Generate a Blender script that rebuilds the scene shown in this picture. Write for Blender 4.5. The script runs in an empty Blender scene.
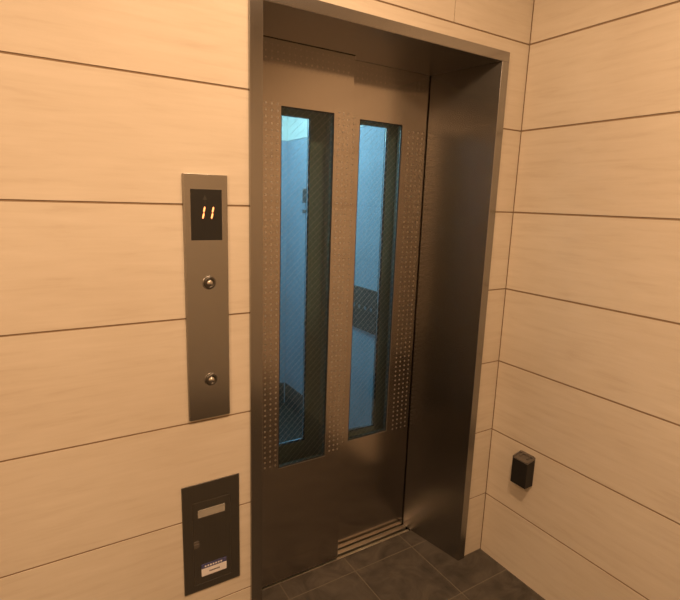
import bpy, bmesh, math
from mathutils import Matrix, Vector

# ------------------------------------------------------------------ camera
scene = bpy.context.scene
cd = bpy.data.cameras.new('camera')
cam = bpy.data.objects.new('camera', cd)
scene.collection.objects.link(cam)
scene.camera = cam
cd.sensor_fit = 'HORIZONTAL'
cd.sensor_width = 36.0
cd.lens = 496.955 * 36.0 / 680.0
cd.clip_start = 0.02
YAW, PITCH, ROLL = 0.559446, -0.195867, 0.0323629
fw = Vector((math.sin(YAW) * math.cos(PITCH), math.cos(YAW) * math.cos(PITCH), math.sin(PITCH)))
r0 = Vector((math.cos(YAW), -math.sin(YAW), 0))
u0 = r0.cross(fw)
rt = math.cos(ROLL) * r0 + math.sin(ROLL) * u0
up = -math.sin(ROLL) * r0 + math.cos(ROLL) * u0
m = Matrix((rt, up, -fw)).transposed().to_4x4()
m.translation = Vector((-1.595673, -1.309147, 1.492461))
cam.matrix_world = m

# ------------------------------------------------------------------ world, lights, exposure
world = bpy.data.worlds.new('world')
scene.world = world
world.use_nodes = True
world.node_tree.nodes['Background'].inputs[0].default_value = (1.0, 0.72, 0.5, 1)
world.node_tree.nodes['Background'].inputs[1].default_value = 0.0
vs = scene.view_settings
vs.view_transform = 'Standard'
vs.look = 'None'
vs.gamma = 1.0
vs.use_curve_mapping = False
vs.exposure = 0.0

LOBBY_LIGHT = (1.0, 0.62, 0.35)
CAR_LIGHT = (0.69, 0.85, 1.0)
CEIL = 2.62


def area(name, loc, size, power, color, size_y=None, rot=(0, 0, 0), shape='DISK'):
    l = bpy.data.lights.new(name, 'AREA')
    l.shape = shape
    l.size = size
    if size_y:
        l.size_y = size_y
    l.energy = power
    l.color = color
    o = bpy.data.objects.new(name, l)
    o.location = loc
    o.rotation_euler = rot
    scene.collection.objects.link(o)
    return o


# downlight lamps set in the lobby ceiling (their housings are built below)
DOWNLIGHTS = [(-1.15, -1.15, 30.5), (-0.95, -0.42, 5.2), (-2.6, -1.4, 27.0)]
for lx, ly, p in DOWNLIGHTS:
    area('downlight_lamp', (lx, ly, CEIL - 0.006), 0.10, p, LOBBY_LIGHT)
# lamp of the lift car
area('car_lamp', (-0.59, 1.16, 2.29), 0.5, 15.0, CAR_LIGHT, size_y=0.9, shape='RECTANGLE')


# ------------------------------------------------------------------ materials
def new_mat(name):
    mt = bpy.data.materials.new(name)
    mt.use_nodes = True
    nt = mt.node_tree
    return mt, nt, nt.nodes['Principled BSDF']


def N(nt, kind, **kw):
    n = nt.nodes.new(kind)
    for k, v in kw.items():
        setattr(n, k, v)
    return n


def plain(name, color, rough=0.5, metal=0.0, noise=0.06, nscale=40.0, emit=None, strength=0.0):
    mt, nt, b = new_mat(name)
    tc = N(nt, 'ShaderNodeTexCoord')
    no = N(nt, 'ShaderNodeTexNoise')
    no.inputs['Scale'].default_value = nscale
    nt.links.new(tc.outputs['Object'], no.inputs['Vector'])
    rp = N(nt, 'ShaderNodeValToRGB')
    lo = [c * (1 - noise) for c in color]
    hi = [min(1, c * (1 + noise)) for c in color]
    rp.color_ramp.elements[0].color = (*lo, 1)
    rp.color_ramp.elements[1].color = (*hi, 1)
    rp.color_ramp.elements[0].position = 0.3
    rp.color_ramp.elements[1].position = 0.7
    nt.links.new(no.outputs['Fac'], rp.inputs['Fac'])
    nt.links.new(rp.outputs['Color'], b.inputs['Base Color'])
    b.inputs['Roughness'].default_value = rough
    b.inputs['Metallic'].default_value = metal
    if emit:
        b.inputs['Emission Color'].default_value = (*emit, 1)
        b.inputs['Emission Strength'].default_value = strength
    return mt


def steel(name, color, rough, streak=(60, 60, 0.7), var=0.10, aniso=0.0, bump=0.02):
    """brushed stainless steel: fine streaks along one axis"""
    mt, nt, b = new_mat(name)
    tc = N(nt, 'ShaderNodeTexCoord')
    mp = N(nt, 'ShaderNodeMapping')
    mp.inputs['Scale'].default_value = streak
    no = N(nt, 'ShaderNodeTexNoise')
    no.inputs['Scale'].default_value = 10.0
    no.inputs['Detail'].default_value = 3.0
    nt.links.new(tc.outputs['Object'], mp.inputs['Vector'])
    nt.links.new(mp.outputs['Vector'], no.inputs['Vector'])
    rp = N(nt, 'ShaderNodeValToRGB')
    rp.color_ramp.elements[0].color = (*[c * (1 - var) for c in color], 1)
    rp.color_ramp.elements[1].color = (*[min(1, c * (1 + var)) for c in color], 1)
    rp.color_ramp.elements[0].position = 0.3
    rp.color_ramp.elements[1].position = 0.7
    nt.links.new(no.outputs['Fac'], rp.inputs['Fac'])
    nt.links.new(rp.outputs['Color'], b.inputs['Base Color'])
    b.inputs['Metallic'].default_value = 1.0
    mr = N(nt, 'ShaderNodeMapRange')
    mr.inputs['To Min'].default_value = rough * (1 - var * 1.2)
    mr.inputs['To Max'].default_value = rough * (1 + var * 1.2)
    nt.links.new(no.outputs['Fac'], mr.inputs['Value'])
    nt.links.new(mr.outputs['Result'], b.inputs['Roughness'])
    b.inputs['Anisotropic'].default_value = aniso
    if aniso:                                   # hairlines run upwards, so highlights spread sideways
        ge = N(nt, 'ShaderNodeNewGeometry')
        cr = N(nt, 'ShaderNodeVectorMath', operation='CROSS_PRODUCT')
        cr.inputs[1].default_value = (0, 0, 1)
        nt.links.new(ge.outputs['Normal'], cr.inputs[0])
        nt.links.new(cr.outputs['Vector'], b.inputs['Tangent'])
    bp = N(nt, 'ShaderNodeBump')
    bp.inputs['Strength'].default_value = bump
    bp.inputs['Distance'].default_value = 0.001
    nt.links.new(no.outputs['Fac'], bp.inputs['Height'])
    nt.links.new(bp.outputs['Normal'], b.inputs['Normal'])
    return mt


def stone_tile(name, axis_scale):
    """honed beige stone with soft horizontal veins; each tile box has its own tint"""
    mt, nt, b = new_mat(name)
    tc = N(nt, 'ShaderNodeTexCoord')
    mp = N(nt, 'ShaderNodeMapping')
    mp.inputs['Scale'].default_value = axis_scale
    nt.links.new(tc.outputs['Object'], mp.inputs['Vector'])
    n1 = N(nt, 'ShaderNodeTexNoise')
    n1.inputs['Scale'].default_value = 4.0
    n1.inputs['Detail'].default_value = 6.0
    n1.inputs['Roughness'].default_value = 0.62
    n1.inputs['Distortion'].default_value = 0.35
    nt.links.new(mp.outputs['Vector'], n1.inputs['Vector'])
    rp = N(nt, 'ShaderNodeValToRGB')
    e = rp.color_ramp.elements
    e[0].position, e[0].color = 0.28, (0.61, 0.54, 0.445, 1)
    e[1].position, e[1].color = 0.70, (0.70, 0.64, 0.545, 1)
    k = e.new(0.45)
    k.color = (0.66, 0.60, 0.50, 1)
    nt.links.new(n1.outputs['Fac'], rp.inputs['Fac'])
    n2 = N(nt, 'ShaderNodeTexNoise')
    n2.inputs['Scale'].default_value = 1.7
    n2.inputs['Detail'].default_value = 2.0
    nt.links.new(tc.outputs['Object'], n2.inputs['Vector'])
    mx = N(nt, 'ShaderNodeMix', data_type='RGBA', blend_type='MULTIPLY')
    mx.inputs['Factor'].default_value = 1.0
    r2 = N(nt, 'ShaderNodeValToRGB')
    r2.color_ramp.elements[0].position = 0.35
    r2.color_ramp.elements[0].color = (0.92, 0.90, 0.88, 1)
    r2.color_ramp.elements[1].position = 0.65
    r2.color_ramp.elements[1].color = (1, 1, 1, 1)
    nt.links.new(n2.outputs['Fac'], r2.inputs['Fac'])
    nt.links.new(rp.outputs['Color'], mx.inputs[6])
    nt.links.new(r2.outputs['Color'], mx.inputs[7])
    nt.links.new(mx.outputs[2], b.inputs['Base Color'])
    b.inputs['Roughness'].default_value = 0.55
    b.inputs['Specular IOR Level'].default_value = 0.35
    bp = N(nt, 'ShaderNodeBump')
    bp.inputs['Strength'].default_value = 0.12
    bp.inputs['Distance'].default_value = 0.002
    nt.links.new(n1.outputs['Fac'], bp.inputs['Height'])
    nt.links.new(bp.outputs['Normal'], b.inputs['Normal'])
    return mt


def slate():
    mt, nt, b = new_mat('slate_tile')
    tc = N(nt, 'ShaderNodeTexCoord')
    n1 = N(nt, 'ShaderNodeTexNoise')
    n1.inputs['Scale'].default_value = 7.0
    n1.inputs['Detail'].default_value = 8.0
    n1.inputs['Roughness'].default_value = 0.65
    n1.inputs['Distortion'].default_value = 1.4
    nt.links.new(tc.outputs['Object'], n1.inputs['Vector'])
    rp = N(nt, 'ShaderNodeValToRGB')
    rp.color_ramp.elements[0].position = 0.3
    rp.color_ramp.elements[0].color = (0.038, 0.035, 0.031, 1)
    rp.color_ramp.elements[1].position = 0.72
    rp.color_ramp.elements[1].color = (0.118, 0.104, 0.088, 1)
    nt.links.new(n1.outputs['Fac'], rp.inputs['Fac'])
    nt.links.new(rp.outputs['Color'], b.inputs['Base Color'])
    b.inputs['Roughness'].default_value = 0.5
    b.inputs['Specular IOR Level'].default_value = 0.4
    bp = N(nt, 'ShaderNodeBump')
    bp.inputs['Strength'].default_value = 0.35
    bp.inputs['Distance'].default_value = 0.004
    nt.links.new(n1.outputs['Fac'], bp.inputs['Height'])
    nt.links.new(bp.outputs['Normal'], b.inputs['Normal'])
    return mt


def glass_mat(name, tint):
    mt, nt, b = new_mat(name)
    nt.nodes.remove(b)
    tr = N(nt, 'ShaderNodeBsdfTransparent')
    tr.inputs['Color'].default_value = (*tint, 1)
    gl = N(nt, 'ShaderNodeBsdfGlossy')
    gl.inputs['Roughness'].default_value = 0.03
    gl.inputs['Color'].default_value = (0.9, 0.95, 0.95, 1)
    fr = N(nt, 'ShaderNodeFresnel')
    fr.inputs['IOR'].default_value = 1.35
    mx = N(nt, 'ShaderNodeMixShader')
    nt.links.new(fr.outputs['Fac'], mx.inputs['Fac'])
    nt.links.new(tr.outputs['BSDF'], mx.inputs[1])
    nt.links.new(gl.outputs['BSDF'], mx.inputs[2])
    nt.links.new(mx.outputs['Shader'], nt.nodes['Material Output'].inputs['Surface'])
    return mt


M = {
    'tile_front': stone_tile('stone_tile_front', (1.2, 1.2, 13.0)),
    'tile_side': stone_tile('stone_tile_side', (1.2, 1.2, 13.0)),
    'grout': plain('tile_grout', (0.27, 0.19, 0.12), 0.9),
    'plaster': plain('ceiling_plaster', (0.42, 0.38, 0.33), 0.85),
    'backwall': plain('lobby_plaster', (0.68, 0.61, 0.51), 0.8),
    'slate': slate(),
    'floor_grout': plain('floor_grout', (0.155, 0.138, 0.11), 0.9),
    'steel_door': steel('door_steel', (0.46, 0.42, 0.38), 0.16, var=0.03, aniso=0.93, bump=0.002),
    'steel_frame': steel('frame_steel', (0.38, 0.365, 0.345), 0.22, var=0.05, aniso=0.9, bump=0.003),
    'steel_jamb': steel('jamb_steel', (0.36, 0.35, 0.33), 0.27, var=0.015, aniso=0.85, bump=0.0),
    'steel_shaded': steel('shaded_steel', (0.22, 0.205, 0.19), 0.35, streak=(0.7, 60, 60), var=0.03),  # same metal as the frame, underside shade put into the colour
    'steel_sill': steel('sill_aluminium', (0.80, 0.76, 0.68), 0.3, streak=(0.7, 60, 60)),
    'steel_plate': steel('plate_steel', (0.40, 0.39, 0.37), 0.26, aniso=0.8, var=0.01, bump=0.0),
    'steel_hatch': steel('hatch_steel', (0.245, 0.24, 0.225), 0.34, var=0.03, bump=0.005),
    'etched': plain('etched_steel', (0.50, 0.465, 0.42), 0.38, 0.80, noise=0.0),
    'etched_faint': plain('faintly_etched_steel', (0.52, 0.475, 0.43), 0.22, 0.97, noise=0.0),
    'dark': plain('groove_shade', (0.015, 0.013, 0.012), 0.7),
    'black_glass': plain('display_glass', (0.010, 0.010, 0.009), 0.45),
    'digit': plain('lit_digit', (0.9, 0.4, 0.15), 0.5, emit=(1.0, 0.34, 0.12), strength=1.9),
    'digit_off': plain('unlit_digit', (0.05, 0.018, 0.01), 0.5),
    'symbol': plain('faint_symbol', (0.035, 0.034, 0.03), 0.5),
    'chrome': plain('chrome', (0.62, 0.60, 0.57), 0.16, 1.0),
    'bezel': plain('button_bezel', (0.13, 0.12, 0.105), 0.35, 1.0),
    'slot': plain('hatch_window', (0.34, 0.32, 0.28), 0.35),
    'white_label': plain('label_paper', (0.78, 0.76, 0.78), 0.5),
    'blue_label': plain('label_blue', (0.07, 0.075, 0.19), 0.5),
    'ink': plain('label_ink', (0.05, 0.05, 0.07), 0.6),
    'black_metal': plain('black_metal', (0.010, 0.009, 0.008), 0.6),
    'grey_metal': plain('grey_metal', (0.22, 0.20, 0.18), 0.38, 0.7),
    'glass': glass_mat('wired_glass', (0.72, 0.84, 0.84)),
    'car_glass': glass_mat('car_door_glass', (0.86, 0.93, 0.93)),
    'wire': plain('glass_wire', (0.34, 0.34, 0.30), 0.45, 0.6),
    'reveal': plain('window_edge_paint', (0.23, 0.215, 0.17), 0.8),
    'rubber': plain('glass_gasket', (0.02, 0.02, 0.018), 0.6),
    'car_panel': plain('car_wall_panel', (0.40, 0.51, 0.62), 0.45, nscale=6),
    'car_upper': plain('car_upper_panel', (0.88, 0.95, 0.90), 0.45, nscale=6),
    'car_door_paint': plain('car_door_paint', (0.24, 0.22, 0.175), 0.5),
    'car_shade': plain('car_wall_shade', (0.10, 0.11, 0.11), 0.5),  # dimness at the foot of the car walls, put in as colour
    'car_floor': plain('car_floor_vinyl', (0.05, 0.05, 0.045), 0.5),
    'car_control': plain('car_control_plate', (0.085, 0.085, 0.08), 0.35),
    'car_light': plain('car_light_diffuser', (0.9, 0.95, 1.0), 0.5, emit=CAR_LIGHT, strength=3.0),
    'lamp_lens': plain('lamp_lens', (1, 0.9, 0.7), 0.5, emit=LOBBY_LIGHT, strength=12.0),
}


# ------------------------------------------------------------------ helpers
def box(bm, x0, x1, y0, y1, z0, z1, mi=0):
    vs_ = [bm.verts.new((x, y, z)) for x in (x0, x1) for y in (y0, y1) for z in (z0, z1)]
    for idx in ((0, 1, 3, 2), (4, 6, 7, 5), (0, 4, 5, 1), (2, 3, 7, 6), (0, 2, 6, 4), (1, 5, 7, 3)):
        f = bm.faces.new([vs_[i] for i in idx])
        f.material_index = mi


def prism(bm, pts, z0, z1, mi=0, axis='z'):
    """extrude a polygon; pts in (x,y) for axis z, (x,z) for axis y, (y,z) for axis x"""
    def mk(p, t):
        return {'z': (p[0], p[1], t), 'y': (p[0], t, p[1]), 'x': (t, p[0], p[1])}[axis]
    a = [bm.verts.new(mk(p, z0)) for p in pts]
    b = [bm.verts.new(mk(p, z1)) for p in pts]
    n = len(pts)
    fs = [bm.faces.new(a), bm.faces.new(b)]
    for i in range(n):
        fs.append(bm.faces.new((a[i], a[(i + 1) % n], b[(i + 1) % n], b[i])))
    for f in fs:
        f.material_index = mi


def ring(bm, o, i, y0, y1, mi=0, inner=None):
    """rectangular plate with a rectangular hole in the xz plane; o,i = (x0,x1,z0,z1)"""
    def loop(r, y):
        return [bm.verts.new(p) for p in ((r[0], y, r[2]), (r[1], y, r[2]), (r[1], y, r[3]), (r[0], y, r[3]))]
    of, if_, ob, ib = loop(o, y0), loop(i, y0), loop(o, y1), loop(i, y1)
    for k in range(4):
        j = (k + 1) % 4
        for q in ((of[k], of[j], if_[j], if_[k]), (ob[k], ib[k], ib[j], ob[j]),
                  (of[k], ob[k], ob[j], of[j]), (if_[k], if_[j], ib[j], ib[k])):
            f = bm.faces.new(q)
            f.material_index = mi
        if inner is not None:
            f.material_index = inner


def disc(bm, c, r, n, y0, y1, mi=0, axis='y'):
    pts = [(c[0] + r * math.cos(2 * math.pi * k / n), c[1] + r * math.sin(2 * math.pi * k / n)) for k in range(n)]
    prism(bm, pts, y0, y1, mi, axis)


def lathe_y(bm, cx, cz, prof, n=32, mi=0):
    """profile list of (radius, y) turned about an axis along y"""
    rows = []
    for r, y in prof:
        if r < 1e-6:
            rows.append([bm.verts.new((cx, y, cz))])
        else:
            rows.append([bm.verts.new((cx + r * math.cos(2 * math.pi * k / n), y, cz + r * math.sin(2 * math.pi * k / n))) for k in range(n)])
    for a, b in zip(rows, rows[1:]):
        for k in range(n):
            j = (k + 1) % n
            if len(a) == 1 and len(b) == 1:
                continue
            if len(b) == 1:
                f = bm.faces.new((a[k], a[j], b[0]))
            elif len(a) == 1:
                f = bm.faces.new((a[0], b[j], b[k]))
            else:
                f = bm.faces.new((a[k], a[j], b[j], b[k]))
            f.material_index = mi
            f.smooth = True


def obj(name, bm, mats, parent=None, bevel=0.0, loc=None):
    bmesh.ops.recalc_face_normals(bm, faces=bm.faces)
    me = bpy.data.meshes.new(name)
    bm.to_mesh(me)
    bm.free()
    if not isinstance(mats, (list, tuple)):
        mats = [mats]
    for k in mats:
        me.materials.append(M[k] if isinstance(k, str) else k)
    o = bpy.data.objects.new(name, me)
    scene.collection.objects.link(o)
    if parent:
        o.parent = parent
        o.matrix_parent_inverse = Matrix.Translation(parent.location).inverted()
    if bevel:
        md = o.modifiers.new('bevel', 'BEVEL')
        md.width = bevel
        md.segments = 2
        md.limit_method = 'ANGLE'
        md.angle_limit = math.radians(40)
    return o


def tag(o, label=None, cat=None, group=None, kind=None):
    for k, v in (('label', label), ('category', cat), ('group', group), ('kind', kind)):
        if v:
            o[k] = v
    return o


def empty(name, loc):
    o = bpy.data.objects.new(name, None)
    o.location = loc
    o.empty_display_size = 0.05
    scene.collection.objects.link(o)
    return o


def B(*boxes):
    bm = bmesh.new()
    for b in boxes:
        box(bm, *b)
    return bm


# ------------------------------------------------------------------ tile grid
JZ = [0.0] + [0.2719 + 0.3 * k for k in range(8)] + [CEIL]     # horizontal joints of the wall tiles
G = 0.0026                                                     # half width of a joint
OX0, OX1, OZ = -1.080, -0.108, 2.026                           # outer edges of the lift frame
TT = 0.012                                                     # tile thickness
LX, BY = -3.3, -2.3                                            # far ends of the lobby

# ------------------------------------------------------------------ front wall (holds the lift)
bm = bmesh.new()
for a, b_ in zip(JZ, JZ[1:]):
    z0, z1 = a + (G if a > 0 else 0), b_ - (G if b_ < CEIL else 0)
    xs = [LX, -1.874, -0.374, 0.0]
    if z1 <= OZ:
        segs = [(LX, -1.874 - G), (-1.874 + G, OX0), (OX1, 0.0)]
        for s0, s1 in segs:
            box(bm, s0, s1, 0.0, TT, z0, z1)
    elif z0 < OZ:
        for s0, s1 in [(LX, -1.874 - G), (-1.874 + G, OX0), (OX1, 0.0)]:
            box(bm, s0, s1, 0.0, TT, z0, z1)
        box(bm, OX0, OX1, 0.0, TT, OZ, z1)
    else:
        for s0, s1 in [(LX, -1.874 - G), (-1.874 + G, -0.374 - G * 0.6), (-0.374 + G * 0.6, 0.0)]:
            box(bm, s0, s1, 0.0, TT, z0, z1)
for x0, x1, z0, z1 in ((LX, OX0, 0, CEIL), (OX1, 0.0, 0, CEIL), (OX0, OX1, OZ, CEIL)):
    box(bm, x0, x1, 0.0022, 0.24, z0, z1, 1)
tag(obj('wall_front', bm, ['tile_front', 'grout']), 'beige stone tiled wall around the lift doorway', 'wall', kind='structure')

# right wall
bm = bmesh.new()
for a, b_ in zip(JZ, JZ[1:]):
    z0, z1 = a + (G * 1.25 if a > 0 else 0), b_ - (G * 1.25 if b_ < CEIL else 0)
    for y0, y1 in ((BY, -1.60), (-1.60 + 2 * G, -0.0045)):
        box(bm, 0.0, TT, y0, y1, z0, z1)
box(bm, 0.0024, 0.12, BY, 0.24, 0, CEIL, 1)
tag(obj('wall_right', bm, ['tile_side', 'grout']), 'beige stone tiled side wall carrying the small black box', 'wall', kind='structure')

# walls behind the camera (seen only as reflections in the steel)
tag(obj('wall_left', B((LX - 0.1, LX, BY, 0.24, 0, CEIL)), 'backwall'), kind='structure')
tag(obj('wall_back', B((LX - 0.1, 0.12, BY - 0.1, BY, 0, CEIL)), 'backwall'), kind='structure')
tag(obj('ceiling', B((LX - 0.1, 0.12, BY - 0.1, 0.24, CEIL, CEIL + 0.1)), 'plaster'), kind='structure')

# floor: 30 cm slate tiles over grout
bm = bmesh.new()
box(bm, LX, 0.0, BY, 0.25, -0.06, -0.0012, 1)
gx = [-0.26 - 0.3 * k for k in range(-1, 12)]
gy = [0.158 - 0.3048 * k for k in range(-1, 12)]
for i in range(len(gx) - 1):
    for j in range(len(gy) - 1):
        x1, x0 = min(gx[i] - G, -0.004), max(gx[i + 1] + G, LX)
        y1, y0 = min(gy[j] - G, 0.25), max(gy[j + 1] + G, BY)
        if x1 - x0 < 0.01 or y1 - y0 < 0.01:
            continue
        if y1 > -0.004 and (x0 < OX0 + 0.02 or x1 > OX1 - 0.02):    # trim to the doorway
            if y0 < -0.004:
                box(bm, x0, x1, y0, -0.003, -0.008, 0.0)
            cx0, cx1 = max(x0, OX0 + 0.001), min(x1, OX1 - 0.001)
            if cx1 - cx0 > 0.01:
                box(bm, cx0, cx1, max(y0, -0.003), y1, -0.008, 0.0)
            continue
        box(bm, x0, x1, y0, y1, -0.008, 0.0)
tag(obj('floor', bm, ['slate', 'floor_grout']), 'dark slate tiled lobby floor', 'floor', kind='structure')

# ------------------------------------------------------------------ lift door frame
fr = empty('trim_1', (-0.594, 0.0, 0.0))
tag(fr, 'brushed steel surround of the lift doorway', 'door frame', kind='structure')
FZ = 1.993
bm = bmesh.new()
prism(bm, [(-1.080, -0.010), (-1.043, -0.010), (-0.990, 0.247), (-0.990, 0.250), (-1.080, 0.250)], 0.0, FZ)
obj('jamb', bm, 'steel_frame', fr, 0.0012)
bm = bmesh.new()
prism(bm, [(-0.143, -0.010), (-0.108, -0.010), (-0.108, 0.2955), (-0.1995, 0.2955)], 0.0, FZ)
obj('jamb', bm, 'steel_jamb', fr, 0.0012)
bm = bmesh.new()
box(bm, -1.080, -0.108, -0.010, 0.250, FZ, OZ)
bm.faces.ensure_lookup_table()
obj('header', bm, 'steel_frame', fr, 0.0012)
bm = bmesh.new()
prism(bm, [(-1.042, -0.0095), (-0.146, -0.0095), (-0.1995, 0.2985), (-0.584, 0.2985), (-0.584, 0.2505), (-1.042, 0.2505)], FZ - 0.0014, FZ - 0.0002)  # header steel again, darkened in colour for its shaded underside
tag(obj('soffit', bm, 'steel_shaded', fr), 'steel underside with its shade put in as a darker colour')
# grooved aluminium sill
bm = bmesh.new()
box(bm, -0.990, -0.1985, 0.2505, 0.350, -0.06, -0.012, 1)  # groove bottoms near-black, their shade put into the colour
for y0, y1, z1 in ((0.2505, 0.2615, 0.001), (0.2755, 0.2985, 0.001), (0.3125, 0.350, -0.001)):
    box(bm, -0.990, -0.1985, y0, y1, -0.012, z1)
tag(obj('trim_2', bm, ['steel_sill', 'dark'], None, 0.0008), 'grooved aluminium door track along the floor of the lift doorway', 'sill', kind='structure')


# ------------------------------------------------------------------ lift doors
def wires(bm, x0, x1, z0, z1, y, pitch, slope, w):
    """diagonal wires cut to the pane"""
    c0 = z0 - max(slope * (x1 - x0), 0)
    c1 = z1 + max(-slope * (x1 - x0), 0)
    c = c0 + pitch * 0.5
    L = math.hypot(1, slope)
    nx, nz = -slope / L * w, 1 / L * w
    while c < c1:
        xa, xb = x0, x1
        za, zb = c, c + slope * (x1 - x0)
        # clip in z
        ts = []
        for zl in (z0, z1):
            if (za - zl) * (zb - zl) < 0:
                ts.append((zl - za) / (zb - za))
        t0, t1 = 0.0, 1.0
        if slope > 0:
            if za < z0:
                t0 = (z0 - za) / (zb - za)
            if zb > z1:
                t1 = (z1 - za) / (zb - za)
        else:
            if za > z1:
                t0 = (z1 - za) / (zb - za)
            if zb < z0:
                t1 = (z0 - za) / (zb - za)
        if t1 - t0 > 0.02:
            pa = (xa + (xb - xa) * t0, za + (zb - za) * t0)
            pb = (xa + (xb - xa) * t1, za + (zb - za) * t1)
            prism(bm, [(pa[0] - nx, pa[1] - nz), (pb[0] - nx, pb[1] - nz), (pb[0] + nx, pb[1] + nz), (pa[0] + nx, pa[1] + nz)],
                  y, y + 2 * w, 0, 'y')
        c += pitch


def lift_door(name, label, tx0, tx1, x0, x1, wx0, wx1, wz0, wz1, y, th, dots, glass_y=0.007):
    d = empty(name, ((x0 + x1) / 2, y + th / 2, 0.0))
    tag(d, label, 'lift door', kind='structure')
    bm = bmesh.new()
    ring(bm, (x0, x1, 0.006, 2.05), (wx0, wx1, wz0, wz1), y, y + th, 0, 2)
    for cx, ztop in dots:
        z = ztop
        while z > wz0:
            disc(bm, (cx, z), 0.0039, 12, y - 0.0003, y + 0.001, 1)
            z -= 0.0207
    nrow = int((tx1 - tx0) / 0.0207)                 # dotted band along the top edge
    for i in range(nrow + 1):
        for z in (1.974, 1.9533, 1.9326, 1.9119):
            disc(bm, (tx0 + i * 0.0207, z), 0.0034, 12, y - 0.0002, y + 0.001, 3)
    obj('door_panel', bm, ['steel_door', 'etched', 'reveal', 'etched_faint'], d)
    g = empty('window', ((wx0 + wx1) / 2, y, wz0))
    g.parent = d
    g.matrix_parent_inverse = Matrix.Translation(d.location).inverted()
    e = 0.0035
    bm = bmesh.new()
    box(bm, wx0 + 0.0005, wx1 - 0.0005, y + glass_y, y + glass_y + 0.005, wz0 + 0.0005, wz1 - 0.0005)
    pane = obj('glass_pane', bm, 'glass', None)
    bm = bmesh.new()
    ring(bm, (wx0 + 0.0004, wx1 - 0.0004, wz0 + 0.0004, wz1 - 0.0004), (wx0 + e, wx1 - e, wz0 + e, wz1 - e), y + 0.002, y + glass_y - 0.0002)
    gask = obj('window_gasket', bm, 'rubber', None)
    bm = bmesh.new()
    wires(bm, wx0 + e, wx1 - e, wz0 + e, wz1 - e, y + glass_y - 0.0016, 0.0255, 0.95, 0.00024)
    wires(bm, wx0 + e, wx1 - e, wz0 + e, wz1 - e, y + glass_y - 0.0030, 0.0255, -1.1, 0.00013)
    mesh = obj('wire_mesh', bm, 'wire', None)
    for o in (pane, gask, mesh):
        o.parent = g
        o.matrix_parent_inverse = Matrix.Translation(Vector(((wx0 + wx1) / 2, y, wz0))).inverted()
    return d


dl = lift_door('door_1', 'nearer steel lift door panel on the left, with dotted strips either side of its tall wired window',
               -0.941, -0.603, -0.985, -0.586, -0.866, -0.662, 0.495, 1.793, 0.2565, 0.028,
               [(-0.920, 1.796), (-0.899, 1.796), (-0.878, 1.796), (-0.6435, 1.796), (-0.6245, 1.796), (-0.6055, 1.796)])
dr = lift_door('door_2', 'recessed steel lift door panel on the right, beside the dark jamb, with a tall wired window',
               -0.563, -0.212, -0.612, -0.165, -0.526, -0.324, 0.506, 1.793, 0.3010, 0.028,
               [(-0.291, 1.770), (-0.268, 1.770), (-0.245, 1.770), (-0.222, 1.770), (-0.553, 1.793)])

# ------------------------------------------------------------------ lift car behind the doors
CX0, CX1, CY0, CY1, CZ = -1.115, -0.065, 0.455, 1.870, 2.34
car = empty('elevator_car', (-0.59, 1.16, 0.0))
tag(car, 'blue-lit lift car with pale walls seen through the two door windows', 'lift car')
obj('car_floor', B((CX0, CX1, CY0, CY1, -0.05, 0.0)), 'car_floor', car)
obj('shade_strip', B((CX1 - 0.004, CX1 + 0.001, CY0 + 0.01, CY1 - 0.01, 0.0, 0.16)), 'car_shade', car)  # added dark strips: dimmer light low on the walls, done in colour
obj('shade_strip', B((CX0 + 0.01, CX1 - 0.01, CY1 - 0.004, CY1 + 0.001, 0.0, 0.16)), 'car_shade', car)
obj('car_ceiling', B((CX0, CX1, CY0, CY1, CZ, CZ + 0.03)), 'car_upper', car)
w = obj('side_wall', B((CX1, CX1 + 0.03, CY0, CY1, -0.05, 1.88)), 'car_panel', car)
u = obj('upper_panel', B((CX1 - 0.002, CX1 + 0.03, CY0, CY1, 1.882, CZ)), 'car_upper', car)
obj('side_wall', B((CX0 - 0.03, CX0, CY0, CY1, -0.05, 1.88)), 'car_panel', car)
obj('upper_panel', B((CX0 - 0.03, CX0 + 0.002, CY0, CY1, 1.882, CZ)), 'car_upper', car)
obj('rear_wall', B((CX0 - 0.03, CX1 + 0.03, CY1, CY1 + 0.03, -0.05, 1.88)), 'car_panel', car)
obj('upper_panel', B((CX0 - 0.03, CX1 + 0.03, CY1 - 0.002, CY1 + 0.03, 1.882, CZ)), 'car_upper', car)
bm = bmesh.new()
box(bm, CX0 - 0.03, -0.99, CY0 - 0.025, CY0, -0.05, CZ)
box(bm, -0.19, CX1 + 0.03, CY0 - 0.025, CY0, -0.05, CZ)
box(bm, -0.99, -0.19, CY0 - 0.025, CY0, 2.03, CZ)
obj('front_wall', bm, 'steel_jamb', car)
obj('ceiling_light', B((-0.85, -0.33, 0.72, 1.62, CZ - 0.03, CZ - 0.001)), 'car_light', car)
# wheelchair-height operating plate on the side wall
cp = obj('operating_panel', B((CX1 - 0.012, CX1, 0.66, 1.04, 0.800, 1.035)), 'car_control', car, 0.002)
for k in range(5):
    bm = bmesh.new()
    disc(bm, (0.74 + 0.055 * k, 0.93), 0.012, 14, CX1 - 0.017, CX1 - 0.0115, 0, 'x')
    o = obj('floor_button', bm, 'chrome')
    o.parent = cp
# small notice holder high on the side wall
nb = obj('wall_bracket', B((CX1 - 0.02, CX1, 1.545, 1.60, 1.475, 1.565)), 'car_control', car, 0.002)
obj('wall_bracket', B((CX1 - 0.02, CX1, 1.545, 1.60, 1.410, 1.432)), 'car_control', car, 0.002)
obj('handrail', B((CX0 + 0.03, CX0 + 0.06, 0.7, 1.7, 0.78, 0.81)), 'chrome', car, 0.006)


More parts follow.
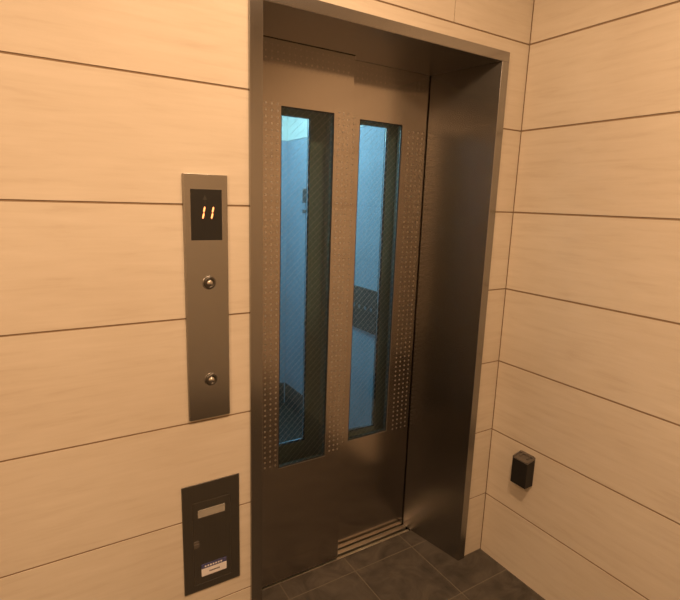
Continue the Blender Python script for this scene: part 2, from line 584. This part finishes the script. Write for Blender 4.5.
def car_door(x0, x1, wx0, wx1, wz0, wz1, y, th=0.024):
    bm = bmesh.new()
    ring(bm, (x0, x1, 0.004, 2.04), (wx0, wx1, wz0, wz1), y, y + th, 0, 1)
    o = obj('car_door', bm, ['car_door_paint', 'black_metal'], car)
    bm = bmesh.new()
    box(bm, wx0 + 0.0005, wx1 - 0.0005, y + 0.014, y + 0.019, wz0 + 0.0005, wz1 - 0.0005)
    g = obj('glass_pane', bm, 'car_glass')
    g.parent = o
    return o


car_door(-1.00, -0.600, -0.880, -0.679, 0.505, 1.790, 0.400)
car_door(-0.615, -0.170, -0.545, -0.341, 0.505, 1.788, 0.370)

# ------------------------------------------------------------------ hall call panel
cpn = empty('call_panel', (-1.2, 0.0, 0.88))
tag(cpn, 'tall narrow steel lift call panel with a lit number and two round buttons', 'lift call panel')
PX0, PX1, PZ0, PZ1, PY = -1.2595, -1.1425, 0.882, 1.5495, -0.010
bm = bmesh.new()
prism(bm, [(PX0, 0.0), (PX0, -0.007), (PX0 + 0.003, PY), (PX1 - 0.003, PY), (PX1, -0.007), (PX1, 0.0)], PZ0, PZ1)
obj('faceplate', bm, 'steel_plate', cpn, 0.0008)
disp = obj('floor_display', B((-1.2415, -1.1595, PY - 0.001, PY + 0.002, 1.381, 1.512)), 'black_glass', cpn, 0.0004)


def digit_one(xc, zc, h=0.032, lit='digit'):
    """a slanted one made of two lit segments"""
    bm = bmesh.new()
    for s in (0, 1):
        z0 = zc - h / 2 + s * h / 2 + 0.0012
        z1 = z0 + h / 2 - 0.0024
        sl = 0.17
        hw = 0.0021
        prism(bm, [(xc + (z0 - zc) * sl, z0 - 0.001), (xc + (z0 - zc) * sl + hw, z0 + 0.002), (xc + (z1 - zc) * sl + hw, z1 - 0.002),
                   (xc + (z1 - zc) * sl, z1 + 0.001), (xc + (z1 - zc) * sl - hw, z1 - 0.002), (xc + (z0 - zc) * sl - hw, z0 + 0.002)],
              PY - 0.0018, PY - 0.0008, 0, 'y')
    o = obj('number_digit', bm, lit)
    return o


for xc in (-1.2080, -1.1850):
    o = digit_one(xc, 1.4525)
    o.parent = disp
bm = bmesh.new()
prism(bm, [(-1.2105, 1.4850), (-1.1985, 1.4850), (-1.2045, 1.4965)], PY - 0.0015, PY - 0.0008, 0, 'y')
o = obj('direction_arrow', bm, 'symbol')
o.parent = disp


def call_button(cx, cz):
    bm = bmesh.new()
    lathe_y(bm, cx, cz, [(0.0185, PY + 0.001), (0.0185, PY - 0.0014), (0.0170, PY - 0.0022), (0.0165, PY - 0.0022), (0.0160, PY + 0.0005)])
    ring_o = obj('call_button', bm, 'steel_plate', cpn)
    bm = bmesh.new()
    lathe_y(bm, cx, cz, [(0.0158, PY + 0.001), (0.0158, PY - 0.003), (0.0145, PY - 0.0060), (0.0110, PY - 0.0062), (0.0105, PY - 0.0035), (0.0, PY - 0.0030)])
    c = obj('button_ring', bm, 'bezel')
    c.parent = ring_o
    bm = bmesh.new()
    lathe_y(bm, cx, cz, [(0.0095, PY - 0.003), (0.0090, PY - 0.0065), (0.006, PY - 0.0092), (0.0, PY - 0.0102)])
    c = obj('button_cap', bm, 'chrome')
    c.parent = ring_o


call_button(-1.197, 1.268)
call_button(-1.1975, 0.996)

# ------------------------------------------------------------------ service hatch below the call panel
sh = empty('service_hatch', (-1.2, 0.0, 0.331))
tag(sh, 'dark steel service hatch with a small white and blue label, low under the call panel', 'hatch')
HX0, HX1, HZ0, HZ1, HY = -1.2865, -1.1160, 0.330, 0.682, -0.004
obj('frame', (lambda b: (ring(b, (HX0, HX1, HZ0, HZ1), (-1.2575, -1.1435, 0.352, 0.624), HY, 0.0), b)[1])(bmesh.new()), 'steel_hatch', sh, 0.0006)
dd = obj('door', B((-1.2565, -1.1445, HY + 0.0004, 0.0, 0.353, 0.623)), 'steel_hatch', sh, 0.0008)
bm = bmesh.new()
box(bm, -1.242, -1.162, HY - 0.0012, HY + 0.001, 0.5735, 0.5975)
o = obj('name_window', bm, 'slot')
o.parent = dd
bm = bmesh.new()
box(bm, -1.2565, -1.2405, HY - 0.0015, HY + 0.001, 0.478, 0.4985)
box(bm, -1.2565, -1.2405, HY - 0.0035, HY - 0.001, 0.4865, 0.4905)
o = obj('latch', bm, 'grey_metal')
o.parent = dd
bm = bmesh.new()
box(bm, -1.2355, -1.1590, HY - 0.0012, HY + 0.001, 0.376, 0.4015, 0)
box(bm, -1.2355, -1.1590, HY - 0.0012, HY + 0.001, 0.4015, 0.4155, 1)
for k in range(9):
    x = -1.212 + 0.0036 * k
    box(bm, x, x + 0.0024, HY - 0.0016, HY - 0.001, 0.386, 0.3905, 2)
for k in range(7):
    x = -1.226 + 0.008 * k
    box(bm, x, x + 0.005, HY - 0.0016, HY - 0.001, 0.4055, 0.4105, 0)
o = obj('label', bm, ['white_label', 'blue_label', 'ink'])
tag(o, 'white label with a blue top band')
o.parent = dd

# ------------------------------------------------------------------ small black box on the right wall
bx = empty('wall_box', (0.0, -0.185, 0.42))
tag(bx, 'small black metal box with a sloped grey open top, mounted low on the right wall', 'wall box')
Y0, Y1, D = -0.2215, -0.1515, -0.046
bm = bmesh.new()
prism(bm, [(D, 0.424), (0.0, 0.424), (0.0, 0.5365), (D, 0.5265)], Y0, Y1, 0, 'y')
obj('body', bm, 'black_metal', bx, 0.002)
bm = bmesh.new()
t = 0.006


def slab(y0, y1, x0, x1, up_=0.0, h=0.008):
    """piece of the sloped top"""
    def zt(x):
        return 0.5370 + (x / D) * (-0.010)
    prism(bm, [(x0, zt(x0) + up_), (x1, zt(x1) + up_), (x1, zt(x1) + up_ + h), (x0, zt(x0) + up_ + h)], y0, y1, 0, 'y')


slab(Y0, Y1, D, 0.0, -0.0005, 0.005)
slab(Y0, Y0 + t, D, 0.0, 0.0044, 0.0040)
slab(Y1 - t, Y1, D, 0.0, 0.0044, 0.0040)
slab(Y0 + t, Y1 - t, -0.010, 0.0, 0.0044, 0.0060)
slab(Y0 + t + 0.010, Y0 + t + 0.016, -0.028, -0.010, 0.0044, 0.004)
slab(Y1 - t - 0.016, Y1 - t - 0.010, -0.028, -0.010, 0.0044, 0.004)
o = obj('top_rim', bm, 'grey_metal', bx, 0.0008)
tag(o, 'grey open rim on top')

# ------------------------------------------------------------------ ceiling downlights above the lobby
for k, (lx, ly, p) in enumerate(DOWNLIGHTS):
    d = empty('downlight', (lx, ly, CEIL))
    tag(d, ['round warm ceiling downlight over the middle of the lobby, in front of the lift', 'round warm ceiling downlight close to the wall above the lift doorway',
            'round warm ceiling downlight farthest from the lift, towards the left end of the lobby'][k], 'ceiling light', 'lobby downlights')
    bm = bmesh.new()
    n = 32
    prev = None
    for r, z in ((0.075, CEIL - 0.0002), (0.074, CEIL - 0.005), (0.058, CEIL - 0.006), (0.054, CEIL - 0.0002)):
        row = [bm.verts.new((lx + r * math.cos(2 * math.pi * q / n), ly + r * math.sin(2 * math.pi * q / n), z)) for q in range(n)]
        if prev:
            for q in range(n):
                bm.faces.new((prev[q], prev[(q + 1) % n], row[(q + 1) % n], row[q]))
        prev = row
    obj('trim_ring', bm, 'grey_metal', d)
    bm = bmesh.new()
    disc(bm, (lx, ly), 0.053, n, CEIL - 0.003, CEIL - 0.0005, 0, 'z')
    obj('lens', bm, 'lamp_lens', d)

# parts of parts keep their place: meshes are written in world coordinates, so undo each root's offset
bpy.context.view_layer.update()
for o in scene.objects:
    if o.type == 'MESH' and o.parent and o.parent.type == 'MESH':
        o.matrix_parent_inverse = Matrix.Identity(4)
        o.matrix_parent_inverse = o.parent.matrix_world.inverted()
bpy.context.view_layer.update()
